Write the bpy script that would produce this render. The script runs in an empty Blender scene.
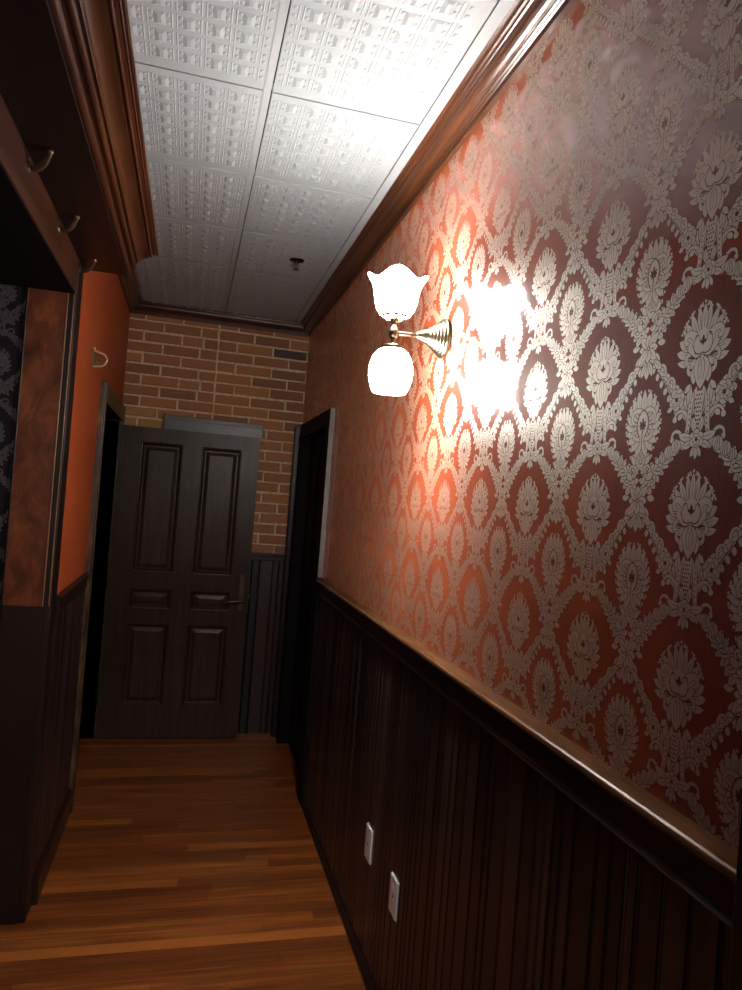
import bpy, bmesh, math, random
from mathutils import Vector, Matrix
from math import sin, cos, pi, radians

random.seed(7)
sc = bpy.context.scene
COL = sc.collection

# ------------------------------------------------------------------ constants
XR, XL = 0.717, -0.448          # right and left wall faces of the passage
YE = 4.784                      # far brick wall
HC = 2.775                      # ceiling
ZR = 1.192                      # top of chair rail
YJ = 2.76                       # far jamb of the alcove on the left
YB = -2.6                       # end of the built passage behind the camera

# ------------------------------------------------------------------ helpers
class MB:
    """collects faces, then links them as one mesh object"""
    def __init__(s):
        s.v, s.f, s.m, s.t, s.sm = [], [], [], [], []
    def face(s, pts, mat=0, tone=0.5, smooth=False):
        n = len(s.v)
        s.v.extend([tuple(p) for p in pts])
        s.f.append(tuple(range(n, n + len(pts))))
        s.m.append(mat); s.t.append(tone); s.sm.append(smooth)
    def grid(s, rows, mat=0, tone=0.5, smooth=True, close=False):
        n = len(s.v); k = len(rows[0])
        for r in rows:
            s.v.extend([tuple(p) for p in r])
        for i in range(len(rows) - 1):
            for j in range(k if close else k - 1):
                a = n + i * k + j; b = n + i * k + (j + 1) % k
                s.f.append((a, b, b + k, a + k))
                s.m.append(mat); s.t.append(tone); s.sm.append(smooth)
    def box(s, x0, x1, y0, y1, z0, z1, mat=0, tone=0.5):
        p = [(x0, y0, z0), (x1, y0, z0), (x1, y1, z0), (x0, y1, z0),
             (x0, y0, z1), (x1, y0, z1), (x1, y1, z1), (x0, y1, z1)]
        n = len(s.v); s.v.extend(p)
        for q in ((0, 3, 2, 1), (4, 5, 6, 7), (0, 1, 5, 4), (1, 2, 6, 5), (2, 3, 7, 6), (3, 0, 4, 7)):
            s.f.append(tuple(n + i for i in q)); s.m.append(mat); s.t.append(tone); s.sm.append(False)
    def cushion(s, org, ax, ay, az, w, h, d, inset, mat=0, tone=0.5, back=False):
        """raised block on a plane: org corner, ax/ay unit axes, az outwards"""
        o, ax, ay, az = Vector(org), Vector(ax), Vector(ay), Vector(az)
        lo = [o, o + ax * w, o + ax * w + ay * h, o + ay * h]
        i = inset
        hi = [o + ax * i + ay * i + az * d, o + ax * (w - i) + ay * i + az * d,
              o + ax * (w - i) + ay * (h - i) + az * d, o + ax * i + ay * (h - i) + az * d]
        n = len(s.v); s.v.extend([tuple(p) for p in lo + hi])
        for q in ((4, 5, 6, 7), (0, 1, 5, 4), (1, 2, 6, 5), (2, 3, 7, 6), (3, 0, 4, 7)):
            s.f.append(tuple(n + k for k in q)); s.m.append(mat); s.t.append(tone); s.sm.append(False)
    def lathe(s, prof, org=(0, 0, 0), axis='Z', n=32, mat=0, tone=0.5, fn=None, cap=False):
        rows = []
        ox, oy, oz = org
        for k, (r, h) in enumerate(prof):
            row = []
            for j in range(n):
                a = 2 * pi * j / n
                rr, hh = (r, h) if fn is None else fn(r, h, a, k / (len(prof) - 1))
                c, d = rr * cos(a), rr * sin(a)
                if axis == 'Z': row.append((ox + c, oy + d, oz + hh))
                elif axis == 'X': row.append((ox + hh, oy + c, oz + d))
                else: row.append((ox + c, oy + hh, oz + d))
            rows.append(row)
        s.grid(rows, mat, tone, True, True)
        if cap:
            for row in (rows[0], rows[-1]):
                s.face(row, mat, tone)
    def tube(s, pts, rad, n=10, mat=0, tone=0.5):
        pts = [Vector(p) for p in pts]
        rows = []
        ref = None
        for i, p in enumerate(pts):
            d = (pts[min(i + 1, len(pts) - 1)] - pts[max(i - 1, 0)]).normalized()
            if ref is None:
                ref = Vector((0, 0, 1)) if abs(d.z) < .9 else Vector((0, 1, 0))
            a = (ref - d * ref.dot(d)).normalized(); b = d.cross(a); ref = a
            r = rad[i] if isinstance(rad, (list, tuple)) else rad
            rows.append([p + (a * cos(2 * pi * j / n) + b * sin(2 * pi * j / n)) * r for j in range(n)])
        s.grid(rows, mat, tone, True, True)
        s.face(rows[0], mat, tone); s.face(rows[-1], mat, tone)
    def sweep(s, prof, path, mat=0, tone=0.5, ends=True):
        """prof (offset to the left of the path, z); path in XY, mitred corners"""
        P = [Vector(p) for p in path]; rows = []
        for i, p in enumerate(P):
            d0 = (P[i] - P[i - 1]).normalized() if i else (P[1] - P[0]).normalized()
            d1 = (P[i + 1] - P[i]).normalized() if i < len(P) - 1 else d0
            n0, n1 = Vector((-d0.y, d0.x)), Vector((-d1.y, d1.x))
            m = (n0 + n1); m = m / max(m.dot(n0), 1e-6)
            rows.append([(p.x + m.x * o, p.y + m.y * o, z) for o, z in prof])
        for i in range(len(rows) - 1):
            for j in range(len(prof) - 1):
                s.face([rows[i][j], rows[i][j + 1], rows[i + 1][j + 1], rows[i + 1][j]], mat, tone)
        if ends:
            s.face(rows[0], mat, tone); s.face(rows[-1], mat, tone)
    def build(s, name, mats, parent=None, bevel=0, loc=None, weld=False):
        me = bpy.data.meshes.new(name)
        me.from_pydata(s.v, [], s.f)
        if not isinstance(mats, (list, tuple)): mats = [mats]
        for m in mats: me.materials.append(m)
        me.polygons.foreach_set('material_index', s.m)
        me.polygons.foreach_set('use_smooth', s.sm)
        at = me.attributes.new('tone', 'FLOAT', 'FACE')
        at.data.foreach_set('value', s.t)
        me.update()
        if weld or bevel:
            bm = bmesh.new(); bm.from_mesh(me)
            bmesh.ops.remove_doubles(bm, verts=bm.verts, dist=1e-5)
            bmesh.ops.recalc_face_normals(bm, faces=bm.faces)
            bm.to_mesh(me); bm.free()
        if loc is not None:
            me.transform(Matrix.Translation(-Vector(loc)))
        o = bpy.data.objects.new(name, me); COL.objects.link(o)
        if loc is not None: o.location = loc
        if parent is not None:
            o.parent = parent
            o.matrix_parent_inverse = Matrix.Translation(-Vector(parent.location))
        if bevel:
            b = o.modifiers.new('bevel', 'BEVEL'); b.width = bevel; b.segments = 2
            b.limit_method = 'ANGLE'; b.angle_limit = radians(35)
        return o

def arc(cx, cz, r, a0, a1, n=7):
    return [(cx + r * cos(radians(a0 + (a1 - a0) * i / n)), cz + r * sin(radians(a0 + (a1 - a0) * i / n))) for i in range(n + 1)]

def struct(o, label=None):
    o['kind'] = 'structure'
    if label: o['label'] = label
    return o

def thing(name, label, cat, loc, group=None):
    o = bpy.data.objects.new(name, None); COL.objects.link(o)
    o.location = loc; o.empty_display_size = .05
    o['label'] = label; o['category'] = cat
    if group: o['group'] = group
    return o

# ------------------------------------------------------------------ materials
def new_mat(name):
    m = bpy.data.materials.new(name); m.use_nodes = True
    nt = m.node_tree
    return m, nt, nt.nodes['Principled BSDF']

def N(nt, kind, **kw):
    n = nt.nodes.new(kind)
    for k, v in kw.items():
        if k.startswith('i_'): n.inputs[k[2:].replace('_', ' ')].default_value = v
        else: setattr(n, k, v)
    return n

def ramp(nt, fac, stops):
    r = nt.nodes.new('ShaderNodeValToRGB')
    els = r.color_ramp.elements
    while len(els) < len(stops): els.new(.5)
    for e, (p, c) in zip(els, stops):
        e.position = p; e.color = (*c, 1)
    nt.links.new(fac, r.inputs[0])
    return r.outputs[0]

def coords(nt, scale):
    tc = nt.nodes.new('ShaderNodeTexCoord')
    mp = N(nt, 'ShaderNodeMapping'); mp.inputs['Scale'].default_value = scale
    nt.links.new(tc.outputs['Object'], mp.inputs[0])
    return mp.outputs[0]

def bump(nt, bs, height, strength, dist=.002):
    b = N(nt, 'ShaderNodeBump'); b.inputs['Strength'].default_value = strength
    b.inputs['Distance'].default_value = dist
    nt.links.new(height, b.inputs['Height']); nt.links.new(b.outputs[0], bs.inputs['Normal'])

def wood(name, dark, mid, light, rough=.35, grain=(40, 40, 2.5), tone_amt=0.0, coat=0.0, bstr=.15, spec=.5):
    m, nt, bs = new_mat(name)
    v = coords(nt, grain)
    n1 = N(nt, 'ShaderNodeTexNoise'); n1.inputs['Scale'].default_value = 1.0
    n1.inputs['Detail'].default_value = 8; n1.inputs['Roughness'].default_value = .62
    n1.inputs['Distortion'].default_value = .6
    nt.links.new(v, n1.inputs['Vector'])
    fac = n1.outputs['Fac']
    if tone_amt:
        a = N(nt, 'ShaderNodeAttribute'); a.attribute_name = 'tone'
        s = N(nt, 'ShaderNodeMath', operation='SUBTRACT'); s.inputs[1].default_value = .5
        nt.links.new(a.outputs['Fac'], s.inputs[0])
        mu = N(nt, 'ShaderNodeMath', operation='MULTIPLY_ADD'); mu.inputs[1].default_value = tone_amt
        nt.links.new(s.outputs[0], mu.inputs[0]); nt.links.new(fac, mu.inputs[2])
        fac = mu.outputs[0]
    c = ramp(nt, fac, [(.25, dark), (.5, mid), (.78, light)])
    nt.links.new(c, bs.inputs['Base Color'])
    bs.inputs['Roughness'].default_value = rough
    bs.inputs['Specular IOR Level'].default_value = spec
    bs.inputs['Coat Weight'].default_value = coat
    bs.inputs['Coat Roughness'].default_value = .15
    if bstr: bump(nt, bs, n1.outputs['Fac'], bstr, .001)
    return m

def plain(name, col, rough=.5, metal=0.0, noise=0.0, nscale=30, bstr=0, coat=0.0):
    m, nt, bs = new_mat(name)
    n = N(nt, 'ShaderNodeTexNoise'); n.inputs['Detail'].default_value = 6
    nt.links.new(coords(nt, (nscale,) * 3), n.inputs['Vector']); n.inputs['Scale'].default_value = 1
    lo = tuple(c * (1 - noise) for c in col); hi = tuple(min(1, c * (1 + noise)) for c in col)
    nt.links.new(ramp(nt, n.outputs['Fac'], [(.3, lo), (.7, hi)]), bs.inputs['Base Color'])
    bs.inputs['Roughness'].default_value = rough; bs.inputs['Metallic'].default_value = metal
    bs.inputs['Coat Weight'].default_value = coat
    if bstr: bump(nt, bs, n.outputs['Fac'], bstr, .001)
    return m

def glow(name, col, strength, base=(.9, .88, .84)):
    m, nt, bs = new_mat(name)
    bs.inputs['Base Color'].default_value = (*base, 1)
    bs.inputs['Roughness'].default_value = .35
    bs.inputs['Emission Color'].default_value = (*col, 1)
    bs.inputs['Emission Strength'].default_value = strength
    return m

M = {}
M['dark_wood'] = wood('dark_stained_wood', (.006, .0025, .0015), (.015, .006, .004), (.034, .013, .007), .33)
M['bead_wood'] = wood('beadboard_wood', (.005, .003, .003), (.019, .0095, .008), (.052, .027, .021), .34, (60, 60, 1.2), .7)
M['crown_wood'] = wood('crown_wood', (.042, .014, .006), (.08, .027, .011), (.14, .048, .02), .3, (18, 1.5, 18), coat=0, bstr=0)
M['rail_wood'] = wood('rail_wood', (.07, .028, .011), (.16, .07, .028), (.3, .14, .06), .2, (30, 3, 30), coat=.3)
M['door_wood'] = wood('door_wood', (.02, .010, .007), (.040, .020, .014), (.07, .034, .024), .34, (45, 45, 3), spec=.22)
M['casing_wood'] = wood('worn_casing_wood', (.02, .010, .005), (.075, .04, .018), (.24, .14, .05), .4, (14, 14, 5))
M['shade_and_board'] = wood('shade_and_board_wood', (.005, .002, .0015), (.013, .005, .003), (.028, .010, .005), .45, (14, 14, 4))  # near-black: painted shade of the lower jamb, also the corner board
M['burl'] = wood('burl_veneer', (.03, .008, .004), (.14, .038, .015), (.33, .10, .038), .32, (16, 16, 9), coat=.2, bstr=.05)
M['head_wood'] = wood('header_wood', (.024, .008, .004), (.058, .020, .009), (.11, .038, .017), .4, (25, 3, 25))
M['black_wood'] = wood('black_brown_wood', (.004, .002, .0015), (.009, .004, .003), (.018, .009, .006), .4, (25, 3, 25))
M['matte_wood'] = wood('matte_black_wood', (.003, .002, .002), (.006, .003, .003), (.012, .007, .005), .75, (25, 3, 25), spec=.15)
M['rail_top'] = wood('rail_top_wood', (.04, .015, .006), (.085, .033, .013), (.16, .068, .027), .8, (30, 3, 30), spec=.03)
M['board_wood'] = wood('grey_brown_board', (.03, .02, .016), (.06, .042, .034), (.1, .075, .06), .35, (3, 40, 40))
M['trim_line'] = wood('pale_edge_wood', (.16, .08, .035), (.28, .15, .07), (.4, .24, .12), .35)
M['floor'] = wood('floor_planks', (.12, .028, .006), (.225, .060, .012), (.45, .14, .027), .38, (2.2, 45, 45), .42, coat=.25, bstr=.08)
M['gap'] = plain('dark_gap', (.008, .004, .003), .8)
M['brass'] = plain('aged_brass', (.27, .205, .125), .3, 1.0, .15)
M['dark_brass'] = plain('dark_bronze', (.10, .075, .05), .35, 1.0, .2)
M['white_plastic'] = plain('white_plastic', (.9, .88, .84), .35, 0, .03)
M['lit_edge'] = plain('lit_casing_edge', (.26, .22, .2), .6, 0, .1)  # lamp light on the casing edge, put into the colour
M['slot'] = plain('slot_dark', (.03, .03, .03), .6)
M['cream'] = plain('cream_metal', (.62, .5, .34), .4, .2, .1)
M['grey_green'] = plain('grey_green_metal', (.16, .16, .11), .5, .4, .2)
M['steel'] = plain('dull_steel', (.07, .068, .065), .35, 1.0, .2)
M['hook'] = plain('hook_bronze', (.13, .085, .055), .4, .6, .3)
M['shade_up'] = glow('lit_glass_upper', (1, .97, .93), 22)
M['shade_down'] = glow('lit_glass_lower', (1, .97, .93), 40)
M['bulb_up'] = glow('lit_bulb_upper', (1, .97, .93), 130)
M['bulb_down'] = glow('lit_bulb_lower', (1, .97, .93), 420)
M['plaster'] = plain('ceiling_tile_white', (.42, .455, .475), .42, 0, .04, 60)
M['grid'] = plain('grid_white', (.46, .485, .495), .4, 0, .02)
M['mortar'] = plain('mortar', (.74, .57, .36), .9, 0, .25, 60, .6)

# brick, tone picks the brick's own colour
def brick_mat():
    m, nt, bs = new_mat('old_brick')
    a = N(nt, 'ShaderNodeAttribute'); a.attribute_name = 'tone'
    n = N(nt, 'ShaderNodeTexNoise'); n.inputs['Scale'].default_value = 28; n.inputs['Detail'].default_value = 8
    tc = nt.nodes.new('ShaderNodeTexCoord'); nt.links.new(tc.outputs['Object'], n.inputs['Vector'])
    s = N(nt, 'ShaderNodeMath', operation='MULTIPLY_ADD'); s.inputs[1].default_value = .22; 
    nt.links.new(n.outputs['Fac'], s.inputs[0]); nt.links.new(a.outputs['Fac'], s.inputs[2])
    c = ramp(nt, s.outputs[0], [(.1, (.10, .075, .08)), (.26, (.20, .105, .075)), (.45, (.36, .155, .075)), (.7, (.50, .21, .09)), (.9, (.48, .25, .095)), (1.0, (.54, .33, .12))])
    nt.links.new(c, bs.inputs['Base Color'])
    bs.inputs['Roughness'].default_value = .85
    bump(nt, bs, n.outputs['Fac'], .5, .003)
    return m
M['brick'] = brick_mat()

def paper_ground(name, lo, hi, rough, coat, cior, crough, sheen=0.0):
    m, nt, bs = new_mat(name)
    n = N(nt, 'ShaderNodeTexNoise'); n.inputs['Scale'].default_value = 1; n.inputs['Detail'].default_value = 5
    nt.links.new(coords(nt, (260, 260, 40)), n.inputs['Vector'])
    nt.links.new(ramp(nt, n.outputs['Fac'], [(.3, lo), (.7, hi)]), bs.inputs['Base Color'])
    bs.inputs['Roughness'].default_value = rough
    bs.inputs['Specular IOR Level'].default_value = .08
    bs.inputs['Sheen Weight'].default_value = sheen; bs.inputs['Sheen Roughness'].default_value = .35
    bs.inputs['Sheen Tint'].default_value = (1, .26, .09, 1)
    bs.inputs['Coat Weight'].default_value = coat
    bs.inputs['Coat IOR'].default_value = cior
    bs.inputs['Coat Roughness'].default_value = crough
    return m
M['paper_red'] = paper_ground('wallpaper_red_ground', (.18, .026, .010), (.24, .036, .013), .5, 1.0, 1.9, .06, .42)
M['paper_line'] = paper_ground('wallpaper_dark_line', (.09, .016, .011), (.12, .022, .014), .45, .5, 1.6, .25)
M['paper_plain'] = paper_ground('wallpaper_plain_orange_red', (.42, .078, .024), (.62, .135, .036), .55, .2, 1.5, .35)
M['paper_black'] = paper_ground('wallpaper_black_ground', (.012, .009, .012), (.02, .014, .018), .4, .5, 1.5, .3)
def paper_gold(name, lo, hi, metal, rough, silver=(.62, .56, .5)):
    """metallic ink: a thin coloured body with a silvery reflecting layer"""
    m, nt, bs = new_mat(name)
    n = N(nt, 'ShaderNodeTexNoise'); n.inputs['Scale'].default_value = 1; n.inputs['Detail'].default_value = 6
    nt.links.new(coords(nt, (350, 350, 350)), n.inputs['Vector'])
    nt.links.new(ramp(nt, n.outputs['Fac'], [(.35, lo), (.65, hi)]), bs.inputs['Base Color'])
    bs.inputs['Roughness'].default_value = .6
    bs.inputs['Sheen Weight'].default_value = .6; bs.inputs['Sheen Roughness'].default_value = .35
    bs.inputs['Sheen Tint'].default_value = (1, .34, .14, 1)
    b = N(nt, 'ShaderNodeBump'); b.inputs['Strength'].default_value = .12; b.inputs['Distance'].default_value = .001
    nt.links.new(n.outputs['Fac'], b.inputs['Height'])
    g = N(nt, 'ShaderNodeBsdfAnisotropic'); g.inputs['Color'].default_value = (*silver, 1)
    g.inputs['Roughness'].default_value = rough
    nt.links.new(b.outputs[0], g.inputs['Normal']); nt.links.new(b.outputs[0], bs.inputs['Normal'])
    mx = N(nt, 'ShaderNodeMixShader'); mx.inputs[0].default_value = metal
    nt.links.new(bs.outputs[0], mx.inputs[1]); nt.links.new(g.outputs[0], mx.inputs[2])
    nt.links.new(mx.outputs[0], nt.nodes['Material Output'].inputs[0])
    return m
M['paper_gold'] = paper_gold('wallpaper_silver_gold', (.34, .15, .08), (.46, .22, .13), .56, .5)
M['paper_dim'] = paper_gold('wallpaper_dim_violet', (.05, .035, .05), (.09, .06, .08), .12, .4)

# ------------------------------------------------------------------ damask motif (u along the wall, v up)
def leaf(x, y, ang, L, W, bend=0.0, k=.55, n=7):
    """leaf from (x,y): curved midrib, fullest at k"""
    a = radians(ang); b = radians(bend)
    mid = []; px, py = x, y
    for i in range(n + 1):
        t = i / n; d = a + b * t
        mid.append((px, py, d, t)); px += cos(d) * L / n; py += sin(d) * L / n
    left, right = [], []
    for (px, py, d, t) in mid:
        w = W * .5 * (sin(pi * t ** (math.log(.5) / math.log(k)))) ** .8 if 0 < t < 1 else 0
        left.append((px - sin(d) * w, py + cos(d) * w)); right.append((px + sin(d) * w, py - cos(d) * w))
    return left + right[-2:0:-1]

def ribbon(pts, w0, w1, wm=None):
    n = len(pts) - 1; L, R = [], []
    for i, (x, y) in enumerate(pts):
        x0, y0 = pts[max(i - 1, 0)]; x1, y1 = pts[min(i + 1, n)]
        d = math.hypot(x1 - x0, y1 - y0) or 1e-9; nx, ny = -(y1 - y0) / d, (x1 - x0) / d
        t = i / n
        w = (w0 + (w1 - w0) * t if wm is None else (w0 * (1 - t) ** 2 + 4 * wm * t * (1 - t) * .5 + w1 * t * t)) * .5
        L.append((x + nx * w, y + ny * w)); R.append((x - nx * w, y - ny * w))
    quads = [[L[i], L[i + 1], R[i + 1], R[i]] for i in range(n)]
    return quads

def curl(x, y, ang, L, turn, w0, w1, n=9, acc=1.6):
    """tapering scroll that winds up towards its tip"""
    pts = []; a = radians(ang)
    for i in range(n + 1):
        pts.append((x, y)); t = i / n
        d = a + radians(turn) * t ** acc
        x += cos(d) * L / n; y += sin(d) * L / n
    return ribbon(pts, w0, w1), pts[-1]

def disc(x, y, r, n=8):
    return [(x + r * cos(2 * pi * i / n), y + r * sin(2 * pi * i / n)) for i in range(n)]

def bez(p0, p1, p2, p3, n=8):
    o = []
    for i in range(n + 1):
        t = i / n; s = 1 - t
        o.append(tuple(s ** 3 * a + 3 * s * s * t * b + 3 * s * t * t * c + t ** 3 * d for a, b, c, d in zip(p0, p1, p2, p3)))
    return o

def grow(poly, d):
    """the outline pushed out by d"""
    n = len(poly); ar = sum(poly[i - 1][0] * poly[i][1] - poly[i][0] * poly[i - 1][1] for i in range(n))
    sg = 1 if ar > 0 else -1; o = []
    for i in range(n):
        x0, y0 = poly[i - 1]; x1, y1 = poly[(i + 1) % n]
        l = math.hypot(x1 - x0, y1 - y0) or 1e-9
        o.append((poly[i][0] + sg * (y1 - y0) / l * d, poly[i][1] - sg * (x1 - x0) / l * d))
    return o

def motif():
    """painted polygons (pts, ink): ink 1 silver-gold, 2 dark line, in painting order; cell .26 x .252"""
    out = []
    def put(poly, ink, ox, oy, mirror):
        out.append(([(ox + a, oy + b) for a, b in poly], ink))
        if mirror: out.append(([(ox - a, oy + b) for a, b in poly][::-1], ink))
    def lf(x, y, ang, L, W, bend=0, k=.55, mirror=True, o=(0, 0), line=.0011, vein=True):
        p = leaf(x, y, ang, L, W, bend, k)
        if line: put(grow(p, line), 2, *o, mirror)
        put(p, 1, *o, mirror)
        if vein and L > .02 and W > .009:
            a = radians(ang); b = radians(bend); pts = []; px, py = x, y
            for i in range(6):
                t = i / 5 * .72; pts.append((px, py)); d = a + b * t
                px += cos(d) * L * .144; py += sin(d) * L * .144
            for q in ribbon(pts[1:], .0011, .0006): put(q, 2, *o, mirror)
    def cl(x, y, ang, L, turn, w0, w1, knob=0, mirror=True, o=(0, 0), line=.0011):
        q1, tip = curl(x, y, ang, L, turn, w0, w1); q2, _ = curl(x, y, ang, L, turn, w0 + 2 * line, w1 + 2 * line)
        for q in q2: put(q, 2, *o, mirror)
        if knob: put(disc(*tip, knob + line), 2, *o, mirror)
        for q in q1: put(q, 1, *o, mirror)
        if knob: put(disc(*tip, knob), 1, *o, mirror)
    def rb(pts, w0, w1, ink=1, mirror=True, o=(0, 0), line=0):
        if line:
            for q in ribbon(pts, w0 + 2 * line, w1 + 2 * line): put(q, 2, *o, mirror)
        for q in ribbon(pts, w0, w1): put(q, ink, *o, mirror)
    def dot(x, y, r, ink=1, mirror=True, o=(0, 0), line=0):
        if line: put(disc(x, y, r + line), 2, *o, mirror)
        put(disc(x, y, r), ink, *o, mirror)
    def rose(x, y, r, n, mirror=True, o=(0, 0), turn=12):
        for i in range(n): lf(x, y, i * 360 / n + turn, r, r * .86, 0, .62, mirror, o, .001)
        for i in range(n):
            lf(x, y, i * 360 / n + turn + 180 / n, r * .6, r * .5, 0, .62, mirror, o, .0008, False)
        dot(x, y, r * .2, 2, mirror, o)

    # ================= strands (drawn first, lowest)
    lo = bez((.012, -.122), (.040, -.094), (.078, -.046), (.120, .000), 10)
    up = bez((.122, .032), (.108, .062), (.072, .080), (.020, .112), 10)
    rb(lo, .013, .009); rb(up, .009, .013)
    # lower strand : acanthus fringe on both flanks, growing towards the star flower
    for k in range(8):
        x, y = lo[2 + k]
        lf(x - .003, y + .003, 104 - 9 * k, .027 - .0008 * k, .0135, -70)
        lf(x + .002, y - .002, -6 - 8 * k, .0145, .0095, -60)
    for k in range(3):
        cl(lo[3 + 2 * k][0] - .002, lo[3 + 2 * k][1] + .006, 110 - 10 * k, .034, -210, .0058, .003, .0038)
    rb(bez((.05, -.084), (.07, -.06), (.095, -.038), (.116, -.010)), .0016, .001, 2)
    # upper strand
    for k in range(8):
        x, y = up[1 + k]
        lf(x + .001, y + .001, 60 + 8 * k, .0145, .0095, -65)
        lf(x - .003, y - .001, 200 - 10 * k, .025, .0125, 60)
    for k in range(3):
        cl(up[2 + 2 * k][0] - .004, up[2 + 2 * k][1] - .003, 215 - 14 * k, .030, -205, .005, .0028, .0034)
    rb(bez((.118, .05), (.104, .078), (.08, .09), (.04, .108)), .0018, .0012, 2)
    # ================= vase under A
    for x0, ang, L, W, bend in ((.012, 64, .05, .013, 38), (.008, 80, .044, .012, 26)):
        lf(x0, -.108, ang, L, W, bend)
    cl(.022, -.128, 92, .058, -205, .008, .004, .005)
    cl(.030, -.146, 72, .044, -215, .007, .0035, .0045)
    rb(bez((.016, -.082), (.021, -.108), (.017, -.13), (.030, -.158)), .009, .008, 1, True, (0, 0), .001)
    for i in range(8): dot(.0182 + .0011 * max(0, i - 3), -.088 - .0085 * i, .0015, 2)
    rb([(0, -.072), (0, -.100), (0, -.138)], .022, .010, 1, False, (0, 0), .001)
    for i in range(9):
        for j in (-1, 0, 1):
            dot(j * .0052 * (1 - i * .05) + (.0026 if i % 2 else 0), -.078 - i * .0062, .0016, 2, False)
    lf(.004, -.136, 70, .026, .010, 20); lf(0, -.15, 90, .02, .012, 0, .5, False)
    # ================= rose on the lower strand, buds on the upper strand
    rose(.050, -.080, .0185, 7)
    lf(.034, -.072, 150, .018, .010, -40); lf(.058, -.090, -40, .014, .008, 30)
    for (cx, cy, r) in ((.074, .083, .0085), (.060, .0915, .0105), (.044, .100, .0105)):
        dot(cx, cy, r, 1, True, (0, 0), .001)
        for i in range(3):
            rb(bez((cx - .006 + .005 * i, cy - r * .8), (cx - .005 + .004 * i, cy - .002), (cx - .004 + .004 * i, cy + .003), (cx - .001 + .002 * i, cy + r * .85), 4), .0012, .0008, 2)
    # ================= crown of flowers above A
    lf(.006, .112, -8, .034, .013, 40); lf(.006, .106, -32, .026, .011, 30)
    rose(0, .108, .0155, 6, False, (0, 0), 30)
    lf(.003, .098, -68, .018, .008, 10); lf(0, .096, -90, .018, .008, 0, .5, False)
    # ================= star flower at (.13,.015)
    S = (.13, .015)
    for (x, y, ang, L, tr, w) in ((.009, .030, 58, .046, 205, .008), (.013, .018, 18, .038, 200, .007), (.011, -.012, -4, .040, -215, .007), (.006, .044, 72, .036, -215, .0065)):
        cl(x, y, ang, L, tr, w, .0035, .0042, True, S)
    for (x, y, ang, L, W) in ((.018, .034, 32, .02, .012), (.023, .006, -10, .02, .011), (.018, -.022, -46, .026, .012), (.012, .058, 50, .02, .010)):
        lf(x, y, ang, L, W, 12, .55, True, S)
    lf(0, -.02, -90, .032, .018, 0, .4, False, S); lf(.003, -.022, -62, .028, .010, -10, .5, True, S)
    for i, L in enumerate((.024, .030, .024, .034, .024, .030, .024, .036)):
        lf(0, 0, i * 45, L, .0145, 0, .5, False, S)
    dot(0, 0, .004, 2, False, S); dot(0, 0, .0022, 1, False, S)
    # ================= medallion A
    n0 = len(out)
    for x, y, ang, L, W, bend in ((.016, -.022, -20, .043, .014, 45), (.018, -.012, -4, .044, .017, 30), (.016, -.004, 14, .044, .020, 20)):
        lf(x, y, ang, L, W, bend)
    cl(.012, -.028, -24, .042, 205, .014, .005, .0045)
    cl(.008, -.038, -46, .036, 195, .012, .005, .0038)
    lf(.006, -.026, -62, .040, .018, -30)
    for ang, L, W, x, y in ((28, .036, .013, .018, .008), (42, .042, .013, .014, .009), (58, .047, .013, .009, .011), (75, .050, .012, .004, .013)):
        lf(x, y, ang, L, W, 12)
        ex, ey = x + cos(radians(ang + 7)) * L, y + sin(radians(ang + 7)) * L
        dot(ex, ey, .0032); dot(ex + .004, ey - .0045, .0024); dot(ex - .0035, ey + .0035, .0022)
    lf(0, .012, 90, .054, .013, 0, .5, False)
    for x, y, r in ((.0055, .062, .0022), (0, .0685, .0028)): dot(x, y, r)
    lf(.013, -.022, 66, .048, .024, -14)
    cl(.019, .014, 42, .038, -220, .014, .006, .0048)
    put([(0, .026), (.010, .021), (.017, .008), (.018, -.008), (.012, -.022), (0, -.03)], 1, 0, 0, True)
    rb(bez((0, -.014), (.016, -.022), (.028, -.004), (.018, .014)), .0022, .0012, 2)
    rb(bez((.018, .014), (.012, .02), (.007, .013), (.010, .006)), .0017, .001, 2)
    lf(0, -.018, -90, .056, .034, 0, .36, False)
    rb(bez((.002, -.022), (.009, -.032), (.009, -.045), (.004, -.058)), .0014, .0009, 2)
    rb(bez((.002, -.018), (.013, -.024), (.024, -.020), (.034, -.024)), .002, .001, 2)
    lf(0, -.004, 90, .019, .0065, 0, .5, False, (0, 0), 0, False)
    put(leaf(0, -.004, 90, .019, .007), 2, 0, 0, False); put(leaf(.001, 0, 46, .010, .0045), 2, 0, 0, True)
    for i in range(6): dot(.034 + .004 * (i % 3), -.002 + .0045 * (i // 3), .0011, 2)
    out[n0:] = [([(a * .93, b * .92 - .002) for a, b in p], ink) for p, ink in out[n0:]]
    # ================= medallion B
    B = (.13, -.113); n0 = len(out)
    lf(0, -.036, -90, .036, .024, 0, .4, False, B); lf(.004, -.052, -30, .030, .012, 70, .55, True, B); lf(.004, -.046, -62, .028, .012, -20, .55, True, B)
    dot(0, -.070, .0042, 1, False, B, .001); lf(.002, -.066, 14, .024, .009, 50, .55, True, B)
    for i, (ang, L, W) in enumerate(((-76, .054, .015), (-57, .051, .017), (-38, .048, .017), (-18, .047, .017), (0, .048, .017), (18, .049, .017), (36, .051, .017), (54, .056, .017), (72, .060, .016))):
        a = radians(ang)
        lf(cos(a) * .009, sin(a) * .011, ang - 6, L - .008, W, 20, .62, True, B)
        dot(cos(a + .13) * (L + .001), sin(a + .13) * (L + .001), .0028, 1, True, B)
        dot(cos(a + .02) * (L + .001), sin(a + .02) * (L + .001), .0022, 1, True, B)
    lf(0, .014, 90, .050, .014, 0, .5, False, B)
    cl(.004, .024, 20, .046, -190, .009, .005, .004, True, B)
    cl(.004, -.022, -10, .040, 190, .008, .004, .0038, True, B)
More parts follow.
